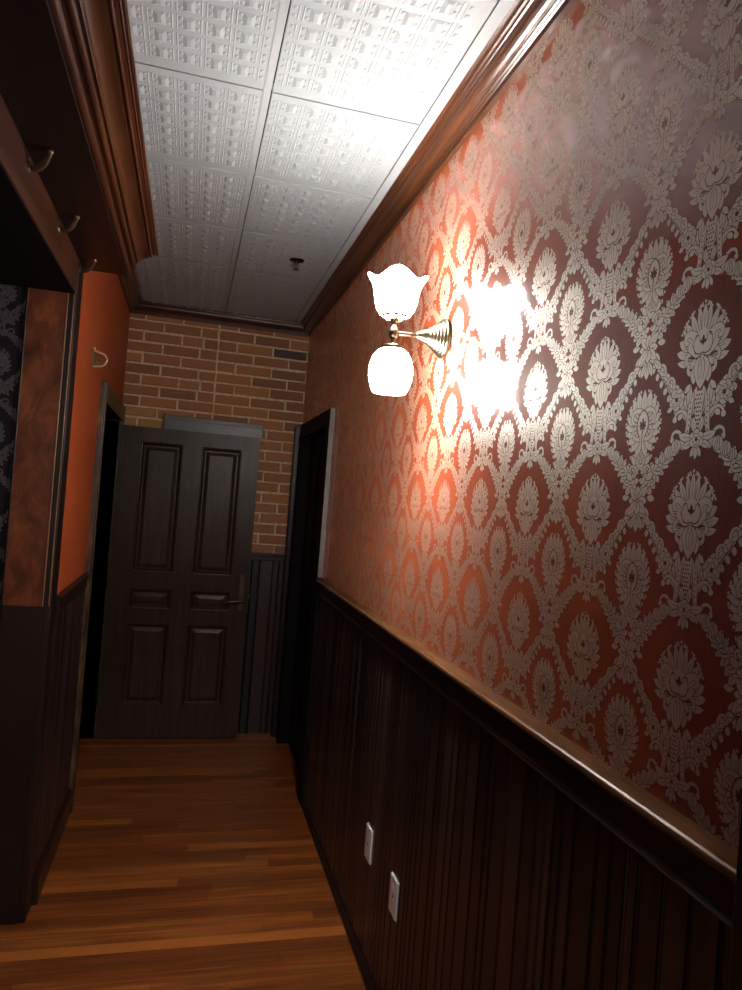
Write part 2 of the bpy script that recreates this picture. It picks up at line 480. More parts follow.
    put([(0, .024), (.010, .018), (.014, .002), (.010, -.014), (0, -.026)], 1, *B, True)
    rb(bez((0, .028), (.018, .022), (.022, -.006), (.005, -.024)), .0022, .0014, 2, True, B)
    for ang, L in ((90, .016), (46, .0125), (8, .010), (-40, .009)): put(leaf(0, -.001, ang, L, .005), 2, *B, True)
    rb([(0, -.004), (0, -.038)], .003, .0014, 2, False, B)
    out[n0:] = [([(B[0] + (a - B[0]) * .93, B[1] + (b - B[1]) * .95) for a, b in p], ink) for p, ink in out[n0:]]
    return out

def stacked(polys):
    """lowest free level for every polygon, above all earlier ones its box overlaps"""
    done = []
    for p, ink in polys:
        x0 = min(q[0] for q in p); x1 = max(q[0] for q in p); y0 = min(q[1] for q in p); y1 = max(q[1] for q in p)
        lv = 0
        for a0, a1, b0, b1, l in done:
            if l >= lv and a0 < x1 and a1 > x0 and b0 < y1 and b1 > y0: lv = l + 1
        done.append((x0, x1, y0, y1, lv))
    return [(p, ink, d[4]) for (p, ink), d in zip(polys, done)]

MOTIF = stacked(motif())
PU, PV = .26, .252

def clip(poly, k, lim, keep_less):
    r = []
    for i, p in enumerate(poly):
        q = poly[i - 1]
        ip = p[k] <= lim if keep_less else p[k] >= lim
        iq = q[k] <= lim if keep_less else q[k] >= lim
        if ip != iq:
            t = (lim - q[k]) / (p[k] - q[k]); r.append(tuple(q[j] + t * (p[j] - q[j]) for j in (0, 1)))
        if ip: r.append(p)
    return r

def paper_pattern(mb, u0, u1, v0, v1, uc, vc, place, skip=None):
    """prints the motif over the panel; place(u, v, layer) -> point"""
    for i in range(int((u0 - uc) / PU) - 2, int((u1 - uc) / PU) + 3):
        for j in range(int((v0 - vc) / PV) - 2, int((v1 - vc) / PV) + 3):
            ou, ov = uc + i * PU, vc + j * PV
            if ou + .2 < u0 or ou - .2 > u1 or ov + .2 < v0 or ov - .2 > v1: continue
            for poly, layer, level in MOTIF:
                dep = .0001 + level * 4e-6 + (i % 2) * 1e-6 + (j % 2) * 2e-6
                p = [(ou + a, ov + b) for a, b in poly]
                us = [q[0] for q in p]; vs = [q[1] for q in p]
                if min(us) >= u0 and max(us) <= u1 and min(vs) >= v0 and max(vs) <= v1: pass
                elif max(us) < u0 or min(us) > u1 or max(vs) < v0 or min(vs) > v1: continue
                else:
                    for k, lim, less in ((0, u0, False), (0, u1, True), (1, v0, False), (1, v1, True)):
                        p = clip(p, k, lim, less)
                        if len(p) < 3: break
                    if len(p) < 3: continue
                mb.face([place(a, b, dep) for a, b in p], 2 if layer == 2 else 1)

# ------------------------------------------------------------------ floor
mb = MB()
y = YB; k = 0
PW = .057
rows = int((YE + .6 - YB) / PW) + 1
base_off = 2.546 - PW * 200
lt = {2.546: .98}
r0 = int((YB - base_off) / PW)
for r in range(r0, r0 + rows + 2):
    ya = base_off + r * PW; yb = ya + PW - .0009
    x = -2.0 - random.random() * .8
    while x < 1.0:
        L = random.uniform(.7, 1.7)
        t = random.betavariate(2.2, 2.6)
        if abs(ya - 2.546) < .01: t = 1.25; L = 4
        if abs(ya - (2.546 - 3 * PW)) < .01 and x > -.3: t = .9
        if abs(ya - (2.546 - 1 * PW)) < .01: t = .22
        x2 = x + L
        mb.face([(x, ya, 0), (x2 - .0008, ya, 0), (x2 - .0008, yb, 0), (x, yb, 0)], 0, t)
        x = x2
mb.face([(-2.8, YB - .1, -.0015), (2.2, YB - .1, -.0015), (2.2, YE + .7, -.0015), (-2.8, YE + .7, -.0015)], 1)
struct(mb.build('floor', [M['floor'], M['gap']]), 'honey brown varnished strip wood floor laid across the passage')

# ------------------------------------------------------------------ ceiling : embossed tiles in a dropped grid
TP = .57                                    # tile pitch along the passage
ylines = [2.066 + TP * k for k in range(-8, 6)]
xs = [(-.62, .1195), (.1465, .597)]
mb = MB()
DZ = HC - .006
for (xa, xb) in xs:
    for k in range(len(ylines) - 1):
        ya, yb = ylines[k] + .003, min(ylines[k + 1] - .003, YE + .02)
        if ya > YE: continue
        mb.face([(xa, ya, DZ), (xa, yb, DZ), (xb, yb, DZ), (xb, ya, DZ)])
        for e in ((xa, ya, xb, ya), (xb, ya, xb, yb), (xb, yb, xa, yb), (xa, yb, xa, ya)):
            mb.face([(e[0], e[1], DZ), (e[2], e[3], DZ), (e[2], e[3], HC + .004), (e[0], e[1], HC + .004)])
        # embossing : lattice of columns (double ribs with ears) and shallow pads
        cp = .072; rp = .072
        c0 = (xa + .028) if xa > 0 else xb - .028 - cp * 9
        for c in range(14):
            cx = c0 + c * cp
            if cx < xa + .012 or cx > xb - .012: continue
            for rr in range(7):
                ry = ya + .03 + rr * rp
                if ry + .06 > yb: continue
                if ry + .06 < .9: continue
                for s in (-1, 1):
                    mb.cushion((cx + s * .006 - .0025, ry, DZ), (1, 0, 0), (0, 1, 0), (0, 0, -1), .005, .058, .0013, .0018)
                    mb.cushion((cx + s * .0155 - .005, ry + .006, DZ), (1, 0, 0), (0, 1, 0), (0, 0, -1), .010, .013, .0016, .0025)
                    mb.cushion((cx + s * .0155 - .005, ry + .036, DZ), (1, 0, 0), (0, 1, 0), (0, 0, -1), .010, .013, .0016, .0025)
                if cx + cp < xb - .015:
                    mb.cushion((cx + .0205, ry + .004, DZ), (1, 0, 0), (0, 1, 0), (0, 0, -1), .031, .052, .0040, .0105)
mb.face([(-2.8, YB - .1, HC + .02), (2.2, YB - .1, HC + .02), (2.2, YE + .7, HC + .02), (-2.8, YE + .7, HC + .02)], 1)
ceil = struct(mb.build('ceiling', [M['plaster'], M['gap']]), 'white embossed ceiling tiles in a dropped grid')
mb = MB()
mb.box(.1205, .1425, YB, YE - .02, HC - .0065, HC + .01)             # main runner
mb.box(.600, .650, YB, YE - .02, HC - .0075, HC + .012)               # wall angle right
mb.box(-.448, -.30, YB, YE - .02, HC + .004, HC + .012)
for yl in ylines:
    if YB < yl < YE: mb.box(-.44, .62, yl - .011, yl + .011, HC + .009, HC + .014)
mb.build('ceiling_grid', M['grid'], ceil)

# ------------------------------------------------------------------ right wall
mb = MB()
Y0, Y1 = .714, 3.655
for q in ((Y0 - .1, 3.70, ZR - .08, 2.05), (Y0 - .1, YE + .01, 2.05, 2.72)):
    mb.face([(XR, q[0], q[2]), (XR, q[0], q[3]), (XR, q[1], q[3]), (XR, q[1], q[2])])
paper_pattern(mb, Y0 + .003, Y1, ZR, 2.705, .888, 1.876 - PV * 2, lambda u, v, l: (XR - l, u, v))
paper_pattern(mb, Y1, YE, 2.095, 2.705, .888, 1.876 - PV * 2, lambda u, v, l: (XR - l, u, v))
wr = struct(mb.build('wall_right', [M['paper_red'], M['paper_gold'], M['paper_line']]), 'dark red wall papered with a silver gold damask above panelling')
# backing behind paper, door opening left free
mb = MB()
mb.box(XR + .001, XR + .12, YB, 3.74, 0, HC + .02)
mb.box(XR + .001, XR + .12, 4.60, YE + .6, 0, HC + .02)
mb.box(XR + .001, XR + .12, 3.74, 4.60, 2.02, HC + .02)
mb.box(XR - .004, XR + .001, YB, Y0 - .1, 0, HC)
mb.build('wall_core', M['black_wood'], wr)

def beadboard(mb, a0, a1, z0, z1, place, w=.041):
    """vertical boards with a bead at each joint; place(a, depth, z)"""
    a = a0
    while a < a1 - .004:
        t = min(1, max(0, random.gauss(.5, .24)))
        b = min(a + w * random.choice((.75, 1, 1, 1.4, 1.7)), a1)
        prof = [(a, .0), (a + .002, .004), (b - .010, .004), (b - .0085, .0005), (b - .0075, .0035), (b - .0055, .0052), (b - .0035, .0035), (b - .002, .0005), (b, 0)]
        for i in range(len(prof) - 1):
            (p, d), (q, e) = prof[i], prof[i + 1]
            if q <= p: continue
            mb.face([place(p, d, z0), place(q, e, z0), place(q, e, z1), place(p, d, z1)], 0, t + (.08 if 3 < i < 6 else 0), False)
        a = b
mb = MB()
beadboard(mb, Y0, Y1, 0, 1.12, lambda a, d, z: (XR - .002 - d, a, z))
mb.build('wainscot', M['bead_wood'], wr)
mb = MB()
# frieze board + cap; profile offset measured into the passage (path runs +y so the passage is on the left)
mb.sweep([(0, 1.10), (.016, 1.103), (.018, 1.107), (.014, 1.111), (.011, 1.115), (.011, 1.165), (0, 1.165)], [(XR, Y0), (XR, Y1)])
mb.build('frieze', M['black_wood'], wr)
mb = MB()
mb.sweep([(0, 1.160), (.016, 1.160), (.020, 1.166), (.028, 1.169), (.0315, 1.1735), (.0315, 1.178), (.0305, 1.1810), (.0265, 1.1831)], [(XR, Y0), (XR, Y1)])
mb.sweep([(.0265, 1.1831), (.012, 1.190), (0, ZR)], [(XR, Y0), (XR, Y1)], 1, ends=False)
mb.build('chair_rail', [M['rail_wood'], M['rail_top']], wr)
mb = MB()
mb.sweep([(0, 0), (.018, 0), (.018, .012), (.012, .02), (.012, .03), (.006, .036), (0, .036)], [(XR - .004, Y0), (XR - .004, Y1)])
struct(mb.build('baseboard_right', M['dark_wood']))

# near door casing at the right edge of the view
mb = MB()
mb.box(XR - .04, XR + .01, .56, .716, 0, 2.2)
mb.box(XR - .046, XR - .04, .58, .69, 0, 2.17)
struct(mb.build('trim_1', M['black_wood'], bevel=.004), 'dark upright casing at the near end of the papered wall')

# far door on the right : casing and closed leaf
mb = MB()
mb.box(XR - .024, XR + .08, Y1, 3.76, 0, 2.00)
mb.box(XR - .024, XR + .08, 4.585, 4.70, 0, 2.00)
mb.box(XR - .024, XR + .08, Y1, 4.70, 2.00, 2.09)
mb.box(XR - .034, XR - .024, 4.585, 4.60, 0, 2.02)
struct(mb.build('trim_2', M['matte_wood'], bevel=.004), 'dark casing around the far door on the right')
mb = MB()
mb.box(XR - .0255, XR - .001, Y1 - .0025, Y1 - .0005, ZR + .002, 2.088)  # paler than the casing: lamplight painted onto its near edge
struct(mb.build('trim_3', M['lit_edge']), 'pale upright strip painted as the lit edge of the far door casing')
mb = MB()
mb.box(XR + .04, XR + .08, 3.762, 4.583, .006, 1.998)
for (z0, z1) in ((.22, .74), (.83, .95), (1.06, 1.88)):
    for (a, b) in ((3.85, 4.13), (4.21, 4.49)):
        mb.cushion((XR + .04, a, z0), (0, 1, 0), (0, 0, 1), (-1, 0, 0), b - a, z1 - z0, .01, .02)
d2 = struct(mb.build('door_2', M['matte_wood']), 'closed dark panelled door near the far right corner')
mb = MB()
mb.lathe([(.004, 0), (.018, -.004), (.012, -.02), (.024, -.035), (.026, -.048), (.016, -.058), (.001, -.06)], (XR + .04, 3.83, .98), 'X', 16)
mb.build('door_knob', M['dark_brass'], d2)

# ------------------------------------------------------------------ far wall : brick over panelling
mb = MB()
WX0, WX1 = -.46, .80
mb.box(WX0 - .3, WX1 + .3, YE + .004, YE + .2, 0, HC + .02, 1)
SEAM = .125
rowh = .0700
nrow = int((2.74 - 1.2) / rowh) + 1
def brick(xa, xb, za, zb, t):
    xa, xb = max(xa, WX0), min(xb, WX1)
    if xb - xa < .012: return
    j = lambda s: random.uniform(-s, s)
    dz = j(.002)
    mb.cushion((xa + j(.002), YE + .004, za + dz), (1, 0, 0), (0, 0, 1), (0, -1, 0), xb - xa + j(.003), zb - za + j(.0025), .009 + j(.003), .0035, 0, t)
for r in range(nrow):
    z1 = 2.735 - r * rowh; z0 = z1 - rowh + .0125
    off = .118 if r % 2 else 0
    xx = WX0 - .12 + off
    rr = [1.0]
    while xx < SEAM:
        L = .237; xe = min(xx + L - .012, SEAM - .012)
        t = random.choice((.22, .3, .38, .45, .5, .58, .66, .72, .5, .42))
        if r > 8 and xx < -.25: t = .82
        if r in (2,) and xx > -.1: t = .18
        if xx + L - .012 > SEAM - .012 and xe - xx > .16 and random.random() < .5:
            c = xx + .6 * (xe - xx); brick(xx, c - .006, z0, z1, t); brick(c + .006, xe, z0, z1, random.choice((.12, .3, .5)))
        else: brick(xx, xe, z0, z1, t)
        xx += L
    xx = SEAM + (.0 if r % 2 else -.0)
    first = True
    while xx < WX1:
        L = .237 if not (first and r % 2 == 0) else .125
        first = False
        t = random.choice((.28, .42, .48, .55, .66, .62, .36))
        if r == 2 and xx > .3: t = .0
        if 5 <= r <= 7 and random.random() < .3: t = .3
        brick(xx + (.0), xx + L - .012, z0, z1, t)
        xx += L
wf = struct(mb.build('wall_far', [M['brick'], M['mortar']]), 'old brick end wall with wide sandy mortar joints')
mb = MB()
beadboard(mb, WX0, .72, 0, 1.19, lambda a, d, z: (a, YE - .014 - d, z), .052)
mb.box(WX0, .72, YE - .014, YE + .004, 0, 1.19)
mb.build('wainscot', M['bead_wood'], wf)
mb = MB()
mb.box(WX0, .72, YE - .03, YE + .002, 1.165, 1.213)
mb.box(WX0, .72, YE - .042, YE + .002, 1.195, 1.215)
mb.build('wainscot_cap', M['dark_wood'], wf, bevel=.004)
mb = MB()
mb.box(WX0, .72, YE - .03, YE - .014, 0, .008)
struct(mb.build('baseboard_far', M['rail_wood']))
# corner post on the right of the bricks
mb = MB()
mb.box(.672, .742, YE - .07, YE + .002, 0, 2.09)
mb.box(.66, .70, YE - .085, YE - .06, 0, 2.08)
struct(mb.build('trim_4', M['dark_wood'], bevel=.006), 'dark corner casing between the bricks and the far right door')

# ------------------------------------------------------------------ left wall
mb = MB()
mb.face([(XL, YJ, 0), (XL, 3.70, 0), (XL, 3.70, HC), (XL, YJ, HC)])
mb.face([(XL, 3.70, 2.06), (XL, YE + .01, 2.06), (XL, YE + .01, HC), (XL, 3.70, HC)])
mb.face([(XL, YB, 2.45), (XL, YJ, 2.45), (XL, YJ, HC), (XL, YB, HC)])
wl = struct(mb.build('wall_left', [M['paper_plain']]), 'orange red papered wall on the left')
mb = MB()
mb.box(XL - .12, XL - .001, YJ + .02, 3.70, 0, HC + .02)
mb.box(XL - .12, XL - .001, 3.70, YE + .01, 2.06, HC + .02)
mb.box(XL - .12, XL - .001, YB, YJ + .02, 2.42, HC + .02)
mb.box(XL - .12, XL - .001, 4.70, YE + .1, 0, 2.06)
mb.build('wall_core', M['black_wood'], wl)
mb = MB()
beadboard(mb, 2.872, 3.645, 0, 1.10, lambda a, d, z: (XL + .002 + d, a, z))
mb.build('wainscot', M['bead_wood'], wl)
mb = MB()
mb.sweep([(0, 1.09), (.014, 1.095), (.012, 1.115), (.012, 1.145), (.024, 1.15), (.027, 1.157), (.024, 1.163), (0, 1.166)], [(XL, 3.645), (XL, 2.872)])
mb.build('chair_rail', M['dark_wood'], wl)
mb = MB()
mb.sweep([(0, 0), (.016, 0), (.016, .10), (.012, .11), (.008, .12), (0, .12)], [(XL + .004, 3.645), (XL + .004, 2.872)])
struct(mb.build('baseboard_left', M['dark_wood']))
# casing of the doorway at the far left
mb = MB()
mb.box(XL - .12, XL + .022, 3.645, 3.755, 0, 2.00)
mb.box(XL - .12, XL + .022, 4.70, 4.775, 0, 2.00)
mb.box(XL - .12, XL + .022, 3.645, 4.775, 2.00, 2.095)
mb.box(XL + .022, XL + .03, 3.647, 3.665, 0, 2.093)
struct(mb.build('trim_5', M['casing_wood'], bevel=.004), 'worn brown casing around the doorway at far left')
# room seen through that doorway : plain dark panel wall
mb = MB()
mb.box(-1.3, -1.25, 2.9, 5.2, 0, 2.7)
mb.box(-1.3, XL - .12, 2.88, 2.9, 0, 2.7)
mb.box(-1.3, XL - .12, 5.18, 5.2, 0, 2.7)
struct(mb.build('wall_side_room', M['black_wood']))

# ------------------------------------------------------------------ alcove on the left
mb = MB()
AX = -1.9
mb.face([(-.612, YJ + .012, 0), (AX, YJ + .012, 0), (AX, YJ + .012, 2.3), (-.612, YJ + .012, 2.3)])
paper_pattern(mb, -1.3, -.615, .9, 2.28, -.70, 1.75, lambda u, v, l: (u, YJ + .012 - l, v))
wa = struct(mb.build('wall_alcove', [M['paper_black'], M['paper_dim'], M['paper_black']]), 'black papered end wall of the side alcove')
mb = MB()
mb.box(AX, -.612, YJ + .013, YJ + .08, 0, 2.45)
mb.box(AX - .08, AX, YB, YJ + .08, 0, 2.45)
mb.box(AX, XL - .01, YB, YJ + .02, 2.30, 2.42)
mb.build('alcove_lining', M['black_wood'], wa)
mb = MB()
mb.box(-.606, -.472, YJ, YJ + .03, 1.14, 2.31)
mb.box(-.472, XL, YJ + .004, 2.872, 0, 2.31)
jamb = struct(mb.build('trim_6', [M['burl']]), 'tall burl veneered jamb at the end of the alcove')
mb = MB()
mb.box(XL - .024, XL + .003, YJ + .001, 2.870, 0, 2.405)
mb.build('corner_board', M['shade_and_board'], jamb, bevel=.003)
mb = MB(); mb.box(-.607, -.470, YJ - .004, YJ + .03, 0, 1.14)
mb.build('lower_jamb_shade', M['shade_and_board'], jamb, bevel=.003)  # darker panel paints the shade on the foot of the burl jamb
for xx in (-.474, -.4535):
    mb = MB(); mb.tube([(xx, YJ - .001, 1.14), (xx, YJ - .001, 2.28)], .0022, 8)
    mb.build('edge_bead', M['trim_line'], jamb)
mb = MB(); mb.tube([(-.609, YJ + .002, .01), (-.609, YJ + .002, 2.29)], .004, 8)
mb.build('edge_bead', M['black_wood'], jamb)
# header board over the alcove opening
mb = MB()
mb.box(XL - .16, XL, YB, YJ + .11, 2.28, 2.415)
hd = struct(mb.build('trim_7', [M['head_wood']], bevel=.003), 'brown header board over the alcove opening')
mb = MB()
mb.box(AX, XL - .004, YB, YJ - .001, 2.277, 2.2805)
mb.build('soffit_shade', M['matte_wood'], hd)  # thin dark sheet, paints the shade under the header and alcove ceiling
# cornice that overhangs the header
def P(n): return n
prof = [(0, 2.411), (.150, 2.411)] + [(.158 + .011 * cos(radians(a)), 2.4225 + .0115 * sin(radians(a))) for a in range(-120, 95, 20)] + \
       [(.157, 2.442), (.168, 2.444)] + [(.1785 + .0085 * cos(radians(a)), 2.447 + .0075 * sin(radians(a))) for a in range(-130, 100, 25)] + \
       [(.174, 2.459), (.188, 2.460), (.192, 2.457), (.195, 2.460), (.1945, 2.463)] + \
       [(.1955 + .034 * (1 - cos(radians(a))), 2.463 + .020 * sin(radians(a))) for a in range(0, 91, 10)] + \
       [(.2320, 2.4835), (.224, 2.490), (.234, 2.492)] + [(.2395 + .004 * cos(radians(a)), 2.492 + .004 * sin(radians(a))) for a in range(-150, 110, 40)] + \
       [(.236, 2.499), (.252, 2.4995), (.2545, 2.4975), (.257, 2.4995), (.262, 2.4985), (.266, 2.501), (.266, 2.507), (0, 2.507)]
mb = MB()
mb.sweep(prof, [(XL, 2.88), (XL, YB)])
struct(mb.build('trim_8', M['crown_wood']), 'moulded cornice overhanging the alcove header')
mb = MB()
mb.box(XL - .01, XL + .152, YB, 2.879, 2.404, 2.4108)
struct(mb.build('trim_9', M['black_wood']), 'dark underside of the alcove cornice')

# ------------------------------------------------------------------ crown moulding round the passage
cp = [(0, 2.700), (.014, 2.700), (.014, 2.716), (.019, 2.718), (.019, 2.722), (.024, 2.724)] + \
     [(.026 + .030 * (sin(radians(a))), 2.726 + .026 * (1 - cos(radians(a)))) for a in range(0, 91, 15)] + \
     [(.060, 2.7535), (.064, 2.757)] + [(.0665 + .006 * sin(radians(a)), 2.7635 - .006 * cos(radians(a))) for a in range(0, 91, 30)] + \
     [(.0765, 2.766), (.0845, 2.7675), (.0845, 2.776), (0, 2.776)]
mb = MB()
mb.sweep(cp, [(XR, YB), (XR, YE - .012), (XL, YE - .012), (XL, YB)])
struct(mb.build('trim_10', M['crown_wood']), 'glossy brown crown moulding under the ceiling')

# end of the passage behind the camera
mb = MB()
mb.box(-2.1, XR + .2, YB - .1, YB, 0, HC + .02)
struct(mb.build('wall_near', M['dark_wood']))

# ------------------------------------------------------------------ open door leaf in front of the bricks
DX0, DX1, DYF, DT = -.438, .433, 4.678, .042
mb = MB()
panels = [(-.306, -.043, 1.059, 1.883), (.071, .328, 1.059, 1.883), (-.308, -.064, .828, .956), (.067, .313, .828, .956), (-.318, -.066, .216, .737), (.062, .308, .216, .737)]
zz = sorted({.008, 1.975, *[p[2] for p in panels], *[p[3] for p in panels]})
panels = [(-.308, -.052, a, b) for a, b in ((1.059, 1.883), (.828, .956), (.216, .737))] + [(.067, .32, a, b) for a, b in ((1.059, 1.883), (.828, .956), (.216, .737))]
xcuts = [DX0, -.308, -.052, .067, .32, DX1]
zcuts = [.008, .216, .737, .828, .956, 1.059, 1.883, 1.975]
hole = {(1, 1), (1, 3), (1, 5), (3, 1), (3, 3), (3, 5)}
for side, yy, o in ((0, DYF, -1), (1, DYF + DT, 1)):
    for i in range(5):
        for j in range(7):
            if (i, j) in hole:
                x0, x1, z0, z1 = xcuts[i], xcuts[i + 1], zcuts[j], zcuts[j + 1]
                steps = [(0, 0), (.004, -.004), (.010, -.003), (.016, .007), (.022, .011), (.030, .011), (.052, .004)]
                for s in range(len(steps) - 1):
                    (a, d), (b, e) = steps[s], steps[s + 1]
                    a_, b_ = min(a, (z1 - z0) * .42), min(b, (z1 - z0) * .42)
                    A = [(x0 + a_, yy - o * d, z0 + a_), (x1 - a_, yy - o * d, z0 + a_), (x1 - a_, yy - o * d, z1 - a_), (x0 + a_, yy - o * d, z1 - a_)]
                    B = [(x0 + b_, yy - o * e, z0 + b_), (x1 - b_, yy - o * e, z0 + b_), (x1 - b_, yy - o * e, z1 - b_), (x0 + b_, yy - o * e, z1 - b_)]
                    for q in range(4):
                        mb.face([A[q], A[(q + 1) % 4], B[(q + 1) % 4], B[q]], 0, .5)
                mb.face(B, 0, .5)
            else:
                mb.face([(xcuts[i], yy, zcuts[j]), (xcuts[i + 1], yy, zcuts[j]), (xcuts[i + 1], yy, zcuts[j + 1]), (xcuts[i], yy, zcuts[j + 1])])
for e in ((DX0, DYF, DX0, DYF + DT), (DX1, DYF, DX1, DYF + DT)):
    mb.face([(e[0], e[1], .008), (e[2], e[3], .008), (e[2], e[3], 1.975), (e[0], e[1], 1.975)])
for z in (.008, 1.975):
    mb.face([(DX0, DYF, z), (DX1, DYF, z), (DX1, DYF + DT, z), (DX0, DYF + DT, z)])
dr = struct(mb.build('door_1', M['door_wood']), 'open dark six panel door standing against the brick end wall')
mb = MB()
mb.box(.373, .402, DYF - .004, DYF, .84, 1.07)
mb.build('lock_plate', M['casing_wood'], dr, bevel=.002)
mb = MB()
mb.tube([(.387, DYF - .002, .905), (.387, DYF - .045, .905)], .010, 12)
mb.tube([(.392, DYF - .047, .905), (.36, DYF - .052, .904), (.31, DYF - .052, .899), (.272, DYF - .046, .893)], [.011, .010, .009, .007], 12)
mb.build('lever_handle', M['steel'], dr)
mb = MB()
mb.box(DX1, DX1 + .002, DYF + .008, DYF + .034, .83, 1.05)
mb.box(DX1, DX1 + .010, DYF + .014, DYF + .028, .922, .938)
mb.build('latch', M['brass'], dr)
for z in (.25, 1.0, 1.72):
    mb = MB(); mb.tube([(DX0 - .004, DYF - .002, z - .05), (DX0 - .004, DYF - .002, z + .05)], .006, 10)
    mb.build('hinge', M['dark_brass'], dr)

# board standing behind the door top
bt = thing('wooden_board', 'grey brown wooden board mounted on the bricks just behind the open door top', 'board', (.13, YE, 1.93))
mb = MB()
pts = [(-.185, 1.94), (-.185, 2.083), (-.15, 2.072), (.452, 2.068), (.452, 1.94)]
ya, yb = YE - .056, YE - .004
mb.face([(a, ya, b) for a, b in pts][::-1]); mb.face([(a, yb, b) for a, b in pts])
for i in range(len(pts)):
    a, b = pts[i], pts[(i + 1) % len(pts)]
    mb.face([(a[0], ya, a[1]), (b[0], ya, b[1]), (b[0], yb, b[1]), (a[0], yb, a[1])])
mb.build('board', M['board_wood'], bt, bevel=.004)
mb = MB(); mb.box(-.15, .452, ya - .006, ya, 2.040, 2.058)
mb.build('edge_molding', M['board_wood'], bt, bevel=.002)

# ------------------------------------------------------------------ sconce
SY, SX = 2.022, .554
sco = thing('wall_sconce', 'lit brass wall sconce with one glass shade up and one down on the damask wall', 'wall lamp', (XR, SY, 2.116))
mb = MB()
prof = [(.0, 0)] + [(.058, -.0002), (.060, -.006)]
r = .060; h = -.006
for k in range(6):
    prof += [(r, h), (r - .001, h - .005), (r - .004, h - .0065), (r - .0055, h - .0075)]
    r -= .0062; h -= .0085
prof += [(.020, h - .012), (.015, h - .02), (.010, h - .032), (.0075, h - .036), (.0, h - .037)]
mb.lathe([(max(a, .0005), b) for a, b in prof], (XR, SY, 2.116), 'X', 40)
mb.build('backplate', M['brass'], sco)
mb = MB()
mb.tube([(XR - .08, SY, 2.116), (.60, SY, 2.114), (SX, SY, 2.112)], .0065, 12)
mb.build('arm', M['brass'], sco)
mb = MB()
mb.lathe([(.0005, 2.164), (.012, 2.160), (.014, 2.150), (.008, 2.146), (.007, 2.132), (.012, 2.126), (.016, 2.116), (.0165, 2.110), (.012, 2.100), (.007, 2.094), (.008, 2.080), (.013, 2.076), (.014, 2.066), (.012, 2.062), (.0005, 2.058)], (SX, SY, 0), 'Z', 24)
mb.build('stem', M['brass'], sco)
mb = MB()
mb.lathe([(.039, 2.157), (.041, 2.160), (.041, 2.170), (.039, 2.172), (.0375, 2.170), (.0375, 2.160), (.039, 2.157)], (SX, SY, 0), 'Z', 32)
for k in range(3):
    a = radians(25 + 120 * k)
    mb.tube([(SX + .008 * cos(a), SY + .008 * sin(a), 2.146), (SX + .025 * cos(a), SY + .025 * sin(a), 2.150), (SX + .039 * cos(a), SY + .039 * sin(a), 2.164)], .0026, 8)
    mb.tube([(SX + .038 * cos(a), SY + .038 * sin(a), 2.166), (SX + .05 * cos(a), SY + .05 * sin(a), 2.166)], .003, 8)
mb.build('shade_holder', M['dark_brass'], sco)
# upper tulip shade, ruffled lip
def ruff(r, h, a, t):
    k = max(0, t - .45) / .55
    w = cos(4 * (a - radians(254.6)))
    return r * (1 + .055 * k * w), h + .012 * k * k * w
mb = MB()
outer = [(.036, 2.160), (.046, 2.166), (.056, 2.180), (.0625, 2.200), (.066, 2.222), (.069, 2.242), (.0745, 2.258), (.083, 2.270), (.0865, 2.274)]
inner = [(r - .003, h + .001) for r, h in outer[::-1]]
mb.lathe(outer, (SX, SY, 0), 'Z', 48, fn=ruff)
mb.lathe([(r - .003, h + .0015) for r, h in outer], (SX, SY, 0), 'Z', 48, fn=ruff)
sh = mb.build('glass_shade', M['shade_up'], sco)
mb = MB()
mb.lathe([(.0005, 2.164), (.012, 2.166), (.013, 2.185), (.022, 2.205), (.0285, 2.225), (.0285, 2.238), (.022, 2.254), (.012, 2.262), (.0005, 2.265)], (SX, SY, 0), 'Z', 24)
mb.build('bulb', M['bulb_up'], sh)
# lower rounded bell shade
mb = MB()
outer = [(.028, 2.064), (.036, 2.062), (.048, 2.052), (.058, 2.036), (.0645, 2.014), (.066, 1.992), (.063, 1.968), (.056, 1.946), (.050, 1.934)]
mb.lathe(outer, (SX, SY, 0), 'Z', 40)
mb.lathe([(r - .003, h - .001) for r, h in outer], (SX, SY, 0), 'Z', 40)
sh2 = mb.build('glass_shade', M['shade_down'], sco)
mb = MB()
mb.lathe([(.030, 2.058), (.033, 2.062), (.033, 2.070), (.026, 2.076), (.012, 2.079), (.0005, 2.080)], (SX, SY, 0), 'Z', 28)
mb.build('shade_holder', M['dark_brass'], sco)
mb = MB()
mb.lathe([(.0005, 2.058), (.012, 2.056), (.013, 2.03), (.022, 2.012), (.0285, 1.995), (.0285, 1.982), (.022, 1.966), (.012, 1.958), (.0005, 1.955)], (SX, SY, 0), 'Z', 24)
mb.build('bulb', M['bulb_down'], sh2)

